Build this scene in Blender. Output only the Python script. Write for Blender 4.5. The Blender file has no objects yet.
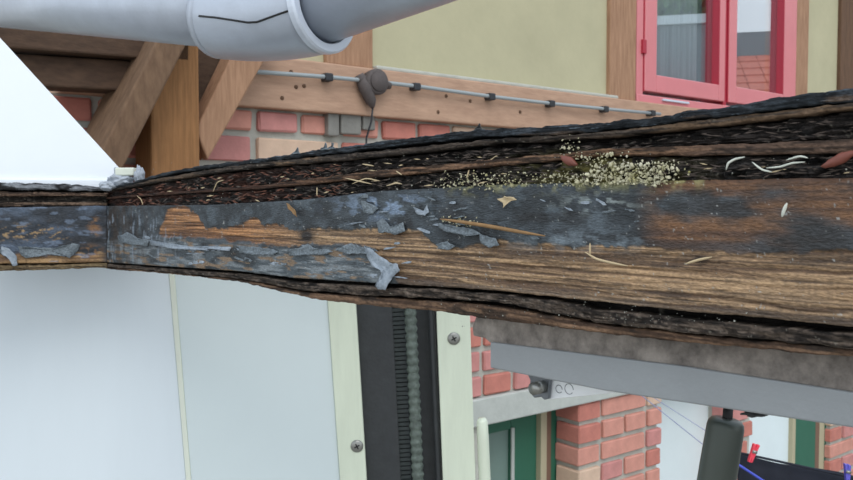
import bpy, bmesh, math, random
import numpy as np
from mathutils import Vector, Matrix

# ---------------------------------------------------------------- camera, world, lights, exposure
sc = bpy.context.scene
COL = sc.collection
F = 830.0; CX, CY = 426.5, 240.0
PITCH = math.radians(-2.35)
EYE = np.array([0.0, 0.0, 2.55])
cam_d = bpy.data.cameras.new('camera'); cam = bpy.data.objects.new('camera', cam_d)
COL.objects.link(cam); sc.camera = cam
cam.location = EYE; cam.rotation_euler = (math.pi/2 + PITCH, 0, 0)
cam_d.sensor_width = 36; cam_d.lens = F/853*36; cam_d.clip_start = 0.01; cam_d.clip_end = 300
cam_d.dof.use_dof = True; cam_d.dof.focus_distance = 0.58; cam_d.dof.aperture_fstop = 34

w = bpy.data.worlds.new('world'); sc.world = w; w.use_nodes = True
nt = w.node_tree; nt.nodes.clear()
wo = nt.nodes.new('ShaderNodeOutputWorld'); bg = nt.nodes.new('ShaderNodeBackground')
tc = nt.nodes.new('ShaderNodeTexCoord'); sp = nt.nodes.new('ShaderNodeSeparateXYZ')
mr = nt.nodes.new('ShaderNodeMapRange'); mr.inputs[1].default_value = -0.1; mr.inputs[2].default_value = 0.9
mx = nt.nodes.new('ShaderNodeMix'); mx.data_type = 'RGBA'
mx.inputs[6].default_value = (0.93, 0.97, 1.0, 1); mx.inputs[7].default_value = (0.72, 0.84, 1.0, 1)
nt.links.new(tc.outputs['Generated'], sp.inputs[0]); nt.links.new(sp.outputs[2], mr.inputs[0])
nt.links.new(mr.outputs[0], mx.inputs[0]); nt.links.new(mx.outputs[2], bg.inputs[0])
bg.inputs[1].default_value = 1.15; nt.links.new(bg.outputs[0], wo.inputs[0])
sd = bpy.data.lights.new('sun', 'SUN'); so = bpy.data.objects.new('sun', sd); COL.objects.link(so)
sd.energy = 1.1; sd.angle = math.radians(35); sd.color = (1, 0.97, 0.92)
so.rotation_euler = Vector((0.15, -0.62, 0.75)).to_track_quat('Z', 'Y').to_euler()
sc.view_settings.view_transform = 'Standard'; sc.view_settings.look = 'None'
sc.view_settings.exposure = 0.22; sc.view_settings.gamma = 1; sc.view_settings.use_curve_mapping = False

rng = random.Random(7); nrng = np.random.RandomState(11)

# ---------------------------------------------------------------- geometry helpers
UPW = np.array([0, 0, 1.0])
c_, s_ = math.cos(PITCH), math.sin(PITCH)
FWD = np.array([0, c_, s_]); CUP = np.array([0, -s_, c_])
def rays(px, py):
    px = np.asarray(px, float); py = np.asarray(py, float)
    a = (px-CX)/F; b = -(py-CY)/F
    return a[..., None]*np.array([1, 0, 0]) + b[..., None]*CUP + FWD
class Plane:
    """a real plane of the scene: point p0, unit normal n facing the viewer's side"""
    def __init__(s, p0, n):
        s.p0 = np.array(p0, float); s.n = np.array(n, float)/np.linalg.norm(n)
        u = np.cross(UPW, s.n); s.u = u/np.linalg.norm(u); s.v = np.cross(s.n, s.u)
    def at(s, px, py, off=0.0):
        r = rays(px, py)
        k = ((s.p0 + s.n*off - EYE)@s.n)/(r@s.n)
        return EYE + r*k[..., None]
    def uv(s, P):
        d = P - s.p0; return d@s.u, d@s.v
    def pt(s, a, b, o=0.0):
        return s.p0 + s.u*a + s.v*b + s.n*o

def s2l(c):
    out = []
    for v in c:
        v = v/255.0; out.append(v/12.92 if v <= .04045 else ((v+.055)/1.055)**2.4)
    return tuple(out)
def L(r, g, b): return np.array(s2l((r, g, b)))

def lat(ix, iy, seed):
    h = (ix.astype(np.int64)*374761393 + iy.astype(np.int64)*668265263 + seed*974634777) & 0xffffffff
    h = ((h ^ (h >> 13))*1274126177) & 0xffffffff
    h = h ^ (h >> 16)
    return (h & 0xffff)/65535.0
def vn(x, y, seed=0):
    xi = np.floor(x); yi = np.floor(y); fx = x-xi; fy = y-yi
    fx = fx*fx*(3-2*fx); fy = fy*fy*(3-2*fy)
    a = lat(xi, yi, seed); b = lat(xi+1, yi, seed); c = lat(xi, yi+1, seed); d = lat(xi+1, yi+1, seed)
    return (a*(1-fx)+b*fx)*(1-fy) + (c*(1-fx)+d*fx)*fy
def fbm(x, y, seed=0, o=4):
    x = np.asarray(x, float); y = np.asarray(y, float); x, y = np.broadcast_arrays(x, y)
    r = 0; a = .5; t = 0
    for i in range(o):
        r = r + a*vn(x*2**i, y*2**i, seed+i*17); t += a; a *= .5
    return r/t
def sst(a, b, x):
    t = np.clip((x-a)/(b-a), 0, 1); return t*t*(3-2*t)
def K(d):
    ks = sorted(d); xs = np.array(ks, float); ys = np.array([d[k] for k in ks], float)
    def f(x):
        x = np.asarray(x, float)
        r = np.interp(x, xs, ys)
        # linear extrapolation on the right, so that the rail runs on past the frame
        m = (ys[-1]-ys[-2])/(xs[-1]-xs[-2]); return np.where(x > xs[-1], ys[-1]+m*(x-xs[-1]), r)
    return f
def mixc(a, b, t): return a*(1-t[..., None]) + b*t[..., None]

def empty(name, label, cat, loc, group=None):
    o = bpy.data.objects.new(name, None); COL.objects.link(o); o.location = tuple(float(v) for v in loc)
    o.empty_display_size = .02
    o['label'] = label; o['category'] = cat
    if group: o['group'] = group
    return o
def tag(o, label=None, cat=None, group=None, kind=None):
    if label: o['label'] = label
    if cat: o['category'] = cat
    if group: o['group'] = group
    if kind: o['kind'] = kind
    return o
def wloc(o):
    p = np.zeros(3)
    while o is not None:
        p = p + np.array(o.location); o = o.parent
    return p
def mesh_obj(name, V, Fc, mat, parent=None, smooth=False, origin=None, colors=None, uv=None):
    V = np.asarray(V, float)
    po = wloc(parent) if parent is not None else np.zeros(3)
    if origin is None: origin = po if parent is not None else V.min(0)*[0, 0, 1] + V.mean(0)*[1, 1, 0]
    origin = np.array(origin, float)
    me = bpy.data.meshes.new(name)
    me.from_pydata((V-origin).tolist(), [], Fc if isinstance(Fc, list) else Fc.tolist())
    me.validate(); me.update()
    if mat: me.materials.append(mat)
    if smooth: me.polygons.foreach_set('use_smooth', [True]*len(me.polygons))
    if colors is not None:
        at = me.color_attributes.new('Col', 'FLOAT_COLOR', 'POINT')
        c = np.ones((len(V), 4)); c[:, :3] = np.clip(colors, 0, 1); at.data.foreach_set('color', c.ravel())
    if uv is not None:
        ul = me.uv_layers.new(name='UVMap'); li = np.empty(len(me.loops), int)
        me.loops.foreach_get('vertex_index', li); ul.data.foreach_set('uv', np.asarray(uv)[li].ravel())
    o = bpy.data.objects.new(name, me); COL.objects.link(o)
    if parent is not None: o.parent = parent; o.location = tuple(origin-po)
    else: o.location = tuple(origin)
    return o
def bevel(o, wd, seg=2):
    b = o.modifiers.new('bevel', 'BEVEL'); b.width = wd; b.segments = seg; b.limit_method = 'ANGLE'; return o
BF = [(0, 1, 3, 2), (4, 6, 7, 5), (0, 4, 5, 1), (2, 3, 7, 6), (0, 2, 6, 4), (1, 5, 7, 3)]
def box_vf(fr, a0, a1, b0, b1, o0, o1):
    V = [fr.pt(a, b, o) for a in (a0, a1) for b in (b0, b1) for o in (o0, o1)]
    return V, [tuple(f) for f in BF]
def fbox(name, fr, a0, a1, b0, b1, o0, o1, mat, parent=None, bev=0.0, **kw):
    V, Fc = box_vf(fr, a0, a1, b0, b1, o0, o1)
    o = mesh_obj(name, V, Fc, mat, parent, **kw); fixn(o)
    if bev: bevel(o, bev)
    return o
def fixn(o):
    bm = bmesh.new(); bm.from_mesh(o.data); bmesh.ops.recalc_face_normals(bm, faces=bm.faces); bm.to_mesh(o.data); bm.free()
def prism(name, P, thick, mat, parent=None, bev=0.0):
    """extrude a closed outline of 3-D points along the vector `thick`"""
    P = np.asarray(P); n = len(P); V = np.vstack([P, P+np.asarray(thick)])
    Fc = [tuple(range(n)), tuple(range(2*n-1, n-1, -1))]+[(i, (i+1) % n, (i+1) % n+n, i+n) for i in range(n)]
    o = mesh_obj(name, V, Fc, mat, parent); fixn(o)
    if bev: bevel(o, bev)
    return o
def tube_vf(P, R, seg=24, cap=True):
    P = np.asarray(P, float); n = len(P); R = np.broadcast_to(np.asarray(R, float), (n,))
    T = np.gradient(P, axis=0); T /= np.linalg.norm(T, axis=1)[:, None]
    a = np.cross(T[0], [0, 0, 1.]);
    if np.linalg.norm(a) < 1e-3: a = np.cross(T[0], [1., 0, 0])
    a /= np.linalg.norm(a); V = []
    for i in range(n):
        a = a - T[i]*(a@T[i]); a /= np.linalg.norm(a); b = np.cross(T[i], a)
        for k in range(seg):
            th = 2*math.pi*k/seg; V.append(P[i]+R[i]*(math.cos(th)*a+math.sin(th)*b))
    Fc = [(i*seg+k, i*seg+(k+1) % seg, (i+1)*seg+(k+1) % seg, (i+1)*seg+k) for i in range(n-1) for k in range(seg)]
    if cap: Fc += [tuple(range(seg-1, -1, -1)), tuple((n-1)*seg+k for k in range(seg))]
    return V, Fc
def tube(name, P, R, mat, parent=None, seg=24, cap=True):
    V, Fc = tube_vf(P, R, seg, cap); o = mesh_obj(name, V, Fc, mat, parent, smooth=True); fixn(o)
    return o
def join_vf(parts):
    V = []; Fc = []
    for v, f in parts:
        b = len(V); V += list(v); Fc += [tuple(i+b for i in q) for q in f]
    return V, Fc

# ---------------------------------------------------------------- materials
def mat(name, base, rough=.6, metal=0, bump=0, bscale=60, var=0, vscale=20, stretch=(1, 1, 1), attr=False, coord='Object', spec=.5, var_col=None):
    m = bpy.data.materials.new(name); m.use_nodes = True; n = m.node_tree.nodes; l = m.node_tree.links
    b = n['Principled BSDF']; b.inputs['Roughness'].default_value = rough; b.inputs['Metallic'].default_value = metal
    b.inputs['Specular IOR Level'].default_value = spec
    base = tuple(base)+(1,)
    tcn = n.new('ShaderNodeTexCoord'); mp = n.new('ShaderNodeMapping'); mp.inputs['Scale'].default_value = stretch
    l.new(tcn.outputs[coord], mp.inputs[0])
    if attr:
        ca = n.new('ShaderNodeVertexColor'); ca.layer_name = 'Col'; src = ca.outputs[0]
    else:
        rgb = n.new('ShaderNodeRGB'); rgb.outputs[0].default_value = base; src = rgb.outputs[0]
    if var:
        nz = n.new('ShaderNodeTexNoise'); nz.inputs['Scale'].default_value = vscale; nz.inputs['Detail'].default_value = 6; nz.inputs['Roughness'].default_value = .65
        l.new(mp.outputs[0], nz.inputs['Vector'])
        cr = n.new('ShaderNodeMapRange'); cr.inputs[1].default_value = .3; cr.inputs[2].default_value = .7
        mm = n.new('ShaderNodeMix'); mm.data_type = 'RGBA'
        l.new(nz.outputs['Fac'], cr.inputs[0]); l.new(cr.outputs[0], mm.inputs[0])
        if var_col is not None:
            l.new(src, mm.inputs[6]); mm.inputs[7].default_value = tuple(var_col)+(1,)
            cr.inputs[4].default_value = var
        else:
            mm.blend_type = 'MULTIPLY'; l.new(src, mm.inputs[6]); mm.inputs[7].default_value = (1-var, 1-var, 1-var, 1)
        src = mm.outputs[2]
    l.new(src, b.inputs['Base Color'])
    if bump:
        nb = n.new('ShaderNodeTexNoise'); nb.inputs['Scale'].default_value = bscale; nb.inputs['Detail'].default_value = 5
        l.new(mp.outputs[0], nb.inputs['Vector'])
        bp = n.new('ShaderNodeBump'); bp.inputs['Strength'].default_value = bump; bp.inputs['Distance'].default_value = .002
        l.new(nb.outputs['Fac'], bp.inputs['Height']); l.new(bp.outputs[0], b.inputs['Normal'])
    return m

M = {}
M['rail_face'] = mat('peeling_paint_and_wood', (1, 1, 1), .6, bump=.6, bscale=900, attr=True, coord='UV', stretch=(.35, 1, 1), var=.35, vscale=700)
M['ply'] = mat('rotten_plywood', (1, 1, 1), .85, bump=.8, bscale=700, attr=True, coord='UV', stretch=(.4, 1, 1), var=.5, vscale=500, spec=.25)
M['film'] = mat('peeled_grey_paint_film', L(126, 137, 144), .5, var=.85, vscale=420, var_col=L(66, 74, 80), bump=.9, bscale=500)
M['film_pale'] = mat('pale_paint_flake', L(158, 168, 178), .5, var=.8, vscale=200, var_col=L(108, 120, 132), bump=.8, bscale=300)
M['panel_w'] = mat('white_laminate', L(212, 221, 226), .42, var=.05, vscale=3, stretch=(3, 3, .6))
M['panel_w2'] = mat('pale_green_white_laminate', L(205, 216, 217), .42, var=.05, vscale=4)
M['gusset'] = mat('gloss_white_sheet', L(238, 244, 250), .35, var=.02)
M['seam'] = mat('cream_seam_trim', L(214, 219, 205), .5, var=.06, vscale=30)
M['alu'] = mat('anodised_aluminium_strip', L(216, 224, 204), .4, .1, var=.12, vscale=14, stretch=(4, 4, .5), bump=.1)
M['steel'] = mat('screw_steel', L(150, 150, 145), .35, .8)
M['black'] = mat('black_slot', L(18, 18, 18), .6)
M['rubber'] = mat('black_rubber', L(52, 55, 57), .6, var=.3, vscale=60, bump=.3, bscale=200)
M['seal'] = mat('ribbed_seal_rubber', L(66, 74, 74), .6, var=.35, vscale=90)
M['bead'] = mat('grey_green_bead_rubber', L(104, 116, 108), .55, var=.6, vscale=140, bump=.8, bscale=300)
M['bar'] = mat('grey_painted_bar', L(144, 148, 150), .45, var=.12, vscale=20, bump=.15, bscale=300)
M['bar_dirty'] = mat('weathered_grey_brown_strip', L(164, 155, 146), .8, var=.95, vscale=55, var_col=L(74, 68, 64), bump=.6, bscale=250)
M['plastic_w'] = mat('white_plastic', L(245, 248, 250), .4)
M['zinc'] = mat('zinc_bracket', L(125, 130, 135), .35, .6, var=.3, vscale=90)
M['strut'] = mat('dark_olive_cylinder', L(66, 72, 66), .38, .3, var=.15, vscale=30)
M['pipe'] = mat('silver_painted_pipe', L(184, 192, 204), .36, .3, var=.12, vscale=25, bump=.12, bscale=200)
M['pipe_ring'] = mat('pale_pipe_lip', L(208, 216, 228), .35, .2)
M['sealant'] = mat('grey_white_sealant', L(178, 186, 196), .5, var=.4, vscale=120, bump=.5, bscale=300)
M['mortar'] = mat('lime_mortar', L(186, 186, 176), .95, var=.2, vscale=25, bump=.6, bscale=120)
M['concrete'] = mat('grey_lintel_concrete', L(186, 190, 184), .9, var=.15, vscale=25, bump=.3, bscale=120)
M['plaster'] = mat('yellow_beige_plaster', L(186, 180, 148), .95, var=.14, vscale=5, bump=.35, bscale=60)
M['white_render'] = mat('white_render', L(222, 234, 236), .9, var=.06, vscale=6)
def woodm(name, c1, c2, st=(1, 1, 1)):
    return mat(name, c1, .8, var=.75, vscale=28, stretch=st, var_col=c2, bump=.5, bscale=60, spec=.25)
M['timber'] = woodm('weathered_pinkish_timber', L(190, 156, 132), L(160, 128, 108), (.5, .5, 2.5))
M['stud'] = woodm('weathered_stud_timber', L(176, 138, 110), L(128, 96, 74), (4, 4, .4))
M['stud_dark'] = woodm('dark_stud_timber', L(112, 86, 66), L(78, 58, 46), (4, 4, .4))
M['post'] = woodm('orange_brown_post', L(160, 116, 76), L(120, 86, 56), (5, 5, .4))
M['brace'] = woodm('grey_brown_brace', L(128, 102, 80), L(84, 64, 50), (2.5, 2.5, .8))
M['rafter'] = woodm('dark_rafter', L(92, 72, 58), L(60, 47, 39), (1, 1, 3))
BR = [mat('brick_red', L(200, 128, 114), .9, var=.25, vscale=18, bump=.5, bscale=90),
      mat('brick_salmon', L(212, 150, 134), .9, var=.22, vscale=18, bump=.5, bscale=90),
      mat('brick_cream', L(216, 186, 162), .9, var=.18, vscale=18, bump=.5, bscale=90),
      mat('brick_pink', L(206, 142, 136), .9, var=.25, vscale=18, bump=.5, bscale=90),
      mat('brick_grey', L(134, 132, 126), .9, var=.25, vscale=18, bump=.5, bscale=90)]
M['red'] = mat('pinkish_red_gloss_paint', L(214, 130, 134), .28, var=.08, vscale=12)
M['red_dark'] = mat('deep_red_shaded_paint', L(168, 42, 60), .4)  # darker copy of the red, carries the shade of the stile sides
M['green'] = mat('green_door_paint', L(48, 104, 82), .5, var=.12, vscale=12)
M['green_grey'] = mat('grey_green_panel', L(118, 140, 132), .5, var=.1, vscale=8)
M['brownstrip'] = mat('brown_strip', L(120, 92, 76), .7)
M['yellowstrip'] = mat('straw_strip', L(176, 168, 140), .7)
M['conduit'] = mat('grey_conduit', L(150, 158, 160), .5)
M['clip'] = mat('black_clip', L(42, 44, 48), .5)
M['jbox'] = mat('dusty_grey_junction_box', L(92, 84, 82), .8, var=.3, vscale=80)
M['curtain'] = mat('net_curtain', L(244, 247, 252), .9, var=.12, vscale=4)
M['room'] = mat('dim_room', L(120, 124, 130), .9)
M['ground'] = mat('courtyard_gravel', L(150, 146, 138), .95, var=.3, vscale=8, bump=.5, bscale=30)
M['tile'] = mat('red_roof_tile', L(232, 140, 118), .8, var=.25, vscale=10)
M['greywall'] = mat('grey_cladding', L(142, 150, 152), .8)
M['cloth'] = mat('black_cloth', L(30, 34, 46), .9, var=.3, vscale=40)
M['peg_red'] = mat('red_plastic', L(232, 66, 84), .4)
M['peg_violet'] = mat('violet_plastic', L(96, 92, 190), .4)
M['blue'] = mat('blue_cord', L(70, 84, 190), .6)
M['line'] = mat('grey_blue_line', L(140, 146, 178), .6)
M['straw'] = mat('dry_straw', L(196, 176, 140), .8, var=.2)
M['straw_w'] = mat('pale_fibre', L(205, 208, 196), .7, var=.15)
M['grit'] = mat('pale_grit', L(160, 160, 150), .9, var=.4, vscale=60)
M['sliver_dark'] = mat('dark_sliver', L(86, 74, 66), .85, var=.6, vscale=60)
M['sliver_red'] = mat('red_brown_sliver', L(110, 68, 50), .85, var=.5, vscale=60)
M['husk'] = mat('reddish_husk', L(122, 66, 52), .5, var=.3, vscale=120)
M['twig'] = mat('brown_twig', L(150, 116, 76), .8, var=.35, vscale=150)
M['lichen'] = mat('yellow_lichen', L(150, 144, 92), .95, var=.95, vscale=110, var_col=L(212, 208, 188))
M['leafc'] = mat('leaf_green', L(90, 130, 70), .7, var=.4, vscale=3)
def glass():
    m = bpy.data.materials.new('window_glass'); m.use_nodes = True; n = m.node_tree.nodes; l = m.node_tree.links
    n.remove(n['Principled BSDF']); out = n['Material Output']
    g = n.new('ShaderNodeBsdfGlossy'); g.inputs['Roughness'].default_value = .01; g.inputs['Color'].default_value = (.95, .97, 1, 1)
    t = n.new('ShaderNodeBsdfTransparent'); t.inputs[0].default_value = (.85, .88, .88, 1)
    x = n.new('ShaderNodeMixShader'); fr = n.new('ShaderNodeLayerWeight'); fr.inputs[0].default_value = .5
    pw = n.new('ShaderNodeMath'); pw.operation = 'POWER'; pw.inputs[1].default_value = 2; l.new(fr.outputs['Facing'], pw.inputs[0])
    mu = n.new('ShaderNodeMath'); mu.operation = 'MULTIPLY_ADD'; mu.inputs[1].default_value = 1.1; mu.inputs[2].default_value = .10; mu.use_clamp = True
    l.new(pw.outputs[0], mu.inputs[0]); l.new(mu.outputs[0], x.inputs[0]); l.new(t.outputs[0], x.inputs[1]); l.new(g.outputs[0], x.inputs[2]); l.new(x.outputs[0], out.inputs[0])
    return m
M['glass'] = glass()

# ---------------------------------------------------------------- the house wall (recedes to the right)
az = math.radians(52.0); D = 1.8
dW = np.array([math.sin(az), math.cos(az), 0]); nW = np.array([math.cos(az), -math.sin(az), 0])
W = Plane(np.array([-nW[0]*D, -nW[1]*D, 0]), nW)
W.u = dW; W.v = UPW          # u runs away to the right, v is the height above ground
def wp(px, py, off=0): P = W.at(np.float64(px), np.float64(py), off); return W.uv(P)
def ws(px, off=0): return float(wp(px, 206, off)[0])
def wz(*pts): return float(np.mean([wp(x, y)[1] for x, y in pts]))
z_beam_top = wz((320, 60), (420, 77), (600, 100)); z_beam_bot = wz((250, 105), (330, 114), (420, 124))
z_lin_top = wz((474, 398), (527, 390)); z_lin_bot = wz((487, 424), (574, 405))
s0, s1 = ws(-60), ws(870)
print('heights', z_beam_top, z_beam_bot, z_lin_top, z_lin_bot, 's', s0, s1)
TH = .24
_o = np.linspace(0, -.3, 601); REV = float(_o[np.argmin([abs(ws(557, q)-ws(581)) for q in _o])]); print('reveal', REV)
s_d0, s_d1 = ws(487), ws(581); s_p1 = ws(664); s_q0, s_q1 = ws(737), ws(757); s_r0 = ws(836); s_end = s_r0+1.6
REC = .012
wall = mesh_obj('wall_back', *join_vf([
    box_vf(W, s0-1.2, s_d0, 0, z_lin_bot, -TH, -REC), box_vf(W, s_d1+.012, s_p1-.012, 0, z_lin_bot, -TH, -REC),
    box_vf(W, s_q0+.01, s_q1-.01, 0, z_lin_bot, -TH, -REC), box_vf(W, s_r0+.01, s_end, 0, z_lin_bot, -TH, -REC),
    box_vf(W, s0-1.2, s_end, z_lin_bot, z_beam_bot, -TH, -REC)]), M['mortar']); fixn(wall)
tag(wall, 'farmhouse wall of red and cream brick below, timber framing above', kind='structure')
po = wloc(wall)
brick_me = {}
def brick(a, b, z0, z1, o0=-.10, o1=0.0, mi=None):
    ln, hh, dd = b-a, z1-z0, o1-o0
    mi = mi if mi is not None else rng.choices(range(4), (5, 4, 2, 3))[0]
    key = (round(ln, 2), round(hh, 3), round(dd, 2), mi)
    if key not in brick_me:
        bm = bmesh.new(); bmesh.ops.create_cube(bm, size=1)
        bmesh.ops.scale(bm, vec=(key[0], dd, hh), verts=bm.verts)
        bmesh.ops.bevel(bm, geom=list(bm.edges), offset=.004, segments=1, affect='EDGES')
        for v in bm.verts: v.co += Vector([rng.uniform(-.0012, .0012) for _ in range(3)])
        me = bpy.data.meshes.new('brick'); bm.to_mesh(me); bm.free(); me.materials.append(BR[mi]); brick_me[key] = me
    o = bpy.data.objects.new('brick', brick_me[key]); COL.objects.link(o); o.parent = wall
    c = W.pt((a+b)/2, (z0+z1)/2, (o0+o1)/2+rng.uniform(-.003, .003))
    o.location = tuple(c-po); o.rotation_euler = (rng.uniform(-.01, .01), rng.uniform(-.008, .008), math.pi/2-az+rng.uniform(-.01, .01))
    o.scale = ((b-a)/key[0], 1, 1)
CH = .0735; J = .016
def course(a, b, z0, z1, k, deep=False):
    ln = .225 if k % 2 else .105; st = a - (0 if k % 2 else .0)
    x = st
    if k % 2 == 0: x = a
    first = True
    while x < b-.03:
        L1 = ln
        if first and k % 2 == 0: L1 = .105
        e = min(x+L1, b)
        if e > a+.02: brick(max(x, a), e, z0, z1)
        x = e+J; first = False
zc = z_lin_top + .004; k = 0
while zc+CH-J < z_beam_bot+.01:
    course(ws(40), ws(800), zc, min(zc+CH-J, z_beam_bot-.006), k); zc += CH; k += 1
# below the lintel: the pier by the door, the narrow pier and the right-hand brickwork
def pier(a, b, zlo, first_pat=0, reveal=False):
    z = z_lin_bot-.004; k = first_pat
    while z-CH > zlo:
        zz0, zz1 = z-CH+J, z
        if reveal:       # brick ends returning into the doorway
            brick(a-.001, min(a+.105, b), zz0, zz1, REV, 0)
            x = a+.105+J-.001
        else: x = a
        first = True
        while x < b-.03:
            e = min(x+(.225 if (k % 2 == 0) else .105), b)
            brick(x, e, zz0, zz1); x = e+J
        z -= CH; k += 1
pier(s_d1, s_p1, .95, 0, True); pier(s_q0, s_q1, 1.2, 1); pier(s_r0, s_r0+.9, 1.2, 0)
# missing stones patch: grey filler pieces just under the beam
for (x0, x1, y0, y1) in ((325, 336, 113, 136), (338, 358, 108, 134), (360, 372, 114, 130)):
    a0, zt = wp(x0, y0); a1, _ = wp(x1, y0); _, zb = wp(x0, y1)
    o = fbox('stone', W, a0, a1, zb, zt, -.05, .016, BR[4], wall, bev=.003)
# lintel
lin = fbox('lintel', W, ws(462), ws(648), z_lin_bot, z_lin_top, -TH+.01, .012, M['concrete'], wall, bev=.004)
tag(lin, 'pale grey concrete lintel over the green door')
lin2 = fbox('lintel', W, ws(648)+.01, ws(836)+.1, z_lin_bot, z_lin_top, -TH+.01, .006, M['concrete'], wall, bev=.004)
# timber framing
rail = fbox('timber_rail', W, ws(60), ws(880), z_beam_bot, z_beam_top, -.14, .028, M['timber'], wall, bev=.004)
tag(rail, 'long weathered pinkish horizontal wall timber')
ledge = fbox('mortar_ledge', W, ws(372), ws(612), z_beam_top-.002, z_beam_top+.010, -.05, .024, M['mortar'], wall, bev=.004)
zT = z_beam_top+1.1
def stud(x0, x1, m, name='timber_stud', o1=.012):
    return fbox(name, W, ws(x0), ws(x1), z_beam_top, zT, -.13, o1, m, wall, bev=.004)
st = stud(325, 371, M['stud']); stud(606, 632, M['stud']); stud(791, 803, M['stud']); tag(stud(835, 880, M['stud_dark']), 'dark brown upright timber at the right edge')
def infill(x0, x1):
    return tag(fbox('plaster_infill', W, ws(x0), ws(x1), z_beam_top, zT, -.12, -.004, M['plaster'], wall), 'yellowish beige plaster infill')
infill(371, 606); infill(803, 835); infill(60, 325)
# knots in the rail
for (x, y) in ((291, 72), (296, 87), (304, 86), (282, 98), (446, 96), (438, 112), (520, 112), (470, 101)):
    a, z = wp(x, y, .028)
    tube('knot', [W.pt(a, z, .02), W.pt(a, z, .0295)], [.006, .005], M['stud_dark'], wall, 10)

# ---------------------------------------------------------------- red window
win = empty('window_1', 'red casement window with two sashes and pale pink highlights', 'window', W.pt(ws(633), z_beam_top, 0))
del win['category']; win['kind'] = 'structure'
wa0, wa1 = ws(632.5), ws(791); zb = wz((634, 103), (700, 110)); zf = zT
fw = .035
def wb(name, a0, a1, z0, z1, o0, o1, m, par, bev=.003): return fbox(name, W, a0, a1, z0, z1, o0, o1, m, par, bev)
zb = max(zb, z_beam_top)
wb('frame_jamb', wa0, ws(639), zb, zf, -.09, .012, M['red'], win); wb('frame_jamb', ws(787), wa1, zb, zf, -.09, .012, M['red'], win)
wb('frame_sill', wa0, wa1, zb-.01, wz((645, 95), (700, 103)), -.09, .014, M['red'], win)
wb('handle', ws(657), ws(683), wz((660, 101.5)), wz((660, 99.5)), .014, .022, M['pipe_ring'], win, .001)
wb('frame_mullion', ws(719.5), ws(722.5), zb, zf, -.09, .010, M['red_dark'], win)
def sash(x0, g0, g1, x1, zlo, zglass):
    sroot = mesh_obj('sash', *join_vf([box_vf(W, ws(x0), ws(g0), zlo, zf, -.035, .018), box_vf(W, ws(g1), ws(x1), zlo, zf, -.035, .018),
        box_vf(W, ws(g0), ws(g1), zlo, zglass, -.035, .018)]), M['red'], win); fixn(sroot); bevel(sroot, .003)
    fbox('pane', W, ws(g0)-.003, ws(g1)+.003, zglass-.003, zf, -.014, -.010, M['glass'], sroot)
    # dark red edges of the stiles (shade on their side faces, put into the colour)
    fbox('stile_edge', W, ws(x0)-.004, ws(x0)+.002, zlo, zf, -.03, .014, M['red_dark'], sroot)
    fbox('stile_edge', W, ws(g1)-.004, ws(g1)+.0005, zglass, zf, -.012, .0185, M['red_dark'], sroot)
    return sroot
zs1 = wz((641, 91), (718, 102)); zg1 = wz((651, 75), (711, 85)); zg2 = wz((730, 87), (775, 94))
sash(639.5, 651, 713, 719, zs1, zg1); sash(723, 730.5, 777, 787, zs1, zg2)
fbox('hinge', W, ws(636.5), ws(640), wz((638, 54)), wz((638, 40)), .01, .022, M['red_dark'], win, .002)
rm = mesh_obj('wall_room', *join_vf([box_vf(W, wa0-.2, wa1+.5, zb-.3, zT, -1.5, -1.48), box_vf(W, wa0-.22, wa0-.2, zb-.3, zT, -1.5, -.14),
    box_vf(W, wa1+.5, wa1+.52, zb-.3, zT, -1.5, -.14)]), M['room']); tag(rm, 'dim room walls behind the red window', kind='structure')
# net curtain: folded sheet
n = 90; a = np.linspace(ws(646), ws(706), n); V = []; Fc = []
for i, s in enumerate(a):
    o = -.055+.010*math.sin(i*1.15)+.004*math.sin(i*.4)
    V += [W.pt(s, zb+.02, o), W.pt(s, zT-.05, o)]
Fc = [(2*i, 2*i+2, 2*i+3, 2*i+1) for i in range(n-1)]
cu = mesh_obj('curtain', V, Fc, M['curtain'], smooth=True); tag(cu, 'pale net curtain hanging behind the left pane of the red window', 'curtain')
cu.modifiers.new('s', 'SOLIDIFY').thickness = .002

# ---------------------------------------------------------------- doors and openings beyond the pier
dr = empty('door_1', 'green door with a grey green panel under the concrete lintel', 'door', W.pt(s_d0, 0, -.2)); del dr['category']; dr['kind'] = 'structure'
dd0 = REV-.01
def wsd(px, off): return ws(px, off)
fbox('panel', W, ws(480, dd0), ws(512, dd0), .9, z_lin_bot-.075, dd0-.03, dd0-.012, M['green_grey'], dr, .002)
fbox('stile', W, ws(512, dd0), ws(538, dd0), .1, z_lin_bot, dd0-.035, dd0, M['green'], dr, .004)
fbox('stile', W, s_d0-.03, ws(485, dd0), .1, z_lin_bot, dd0-.035, dd0, M['green'], dr, .004)
fbox('top_board', W, ws(485, dd0), ws(512, dd0), z_lin_bot-.075, z_lin_bot, dd0-.035, dd0, M['green'], dr, .004)
fbox('bottom_board', W, ws(480, dd0), ws(512, dd0), .1, .9, dd0-.035, dd0-.002, M['green'], dr, .004)
fbox('moulding', W, ws(512, dd0)-.002, ws(514.5, dd0), .9, z_lin_bot-.07, dd0, dd0+.006, M['concrete'], dr, .001)
fbox('jamb', W, ws(538, dd0), ws(544, dd0), .1, z_lin_bot, dd0-.03, dd0+.02, M['yellowstrip'], dr, .002)
fbox('jamb', W, ws(544, dd0), ws(550, dd0), .1, z_lin_bot, dd0-.03, dd0+.012, M['brownstrip'], dr, .002)
fbox('jamb', W, ws(550, dd0), s_d1+.008, .1, z_lin_bot, dd0-.03, dd0+.008, M['green'], dr, .002)
wr = fbox('door_2', W, s_p1-.02, s_q0+.02, 0, z_lin_bot, -.16, -.12, M['white_render'])
tag(wr, 'white boarded door right of the brick pier', kind='structure')
w2 = empty('window_2', 'white opening with a green frame at the right edge', 'window', W.pt(s_q1, 1, -.1)); del w2['category']; w2['kind'] = 'structure'
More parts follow.
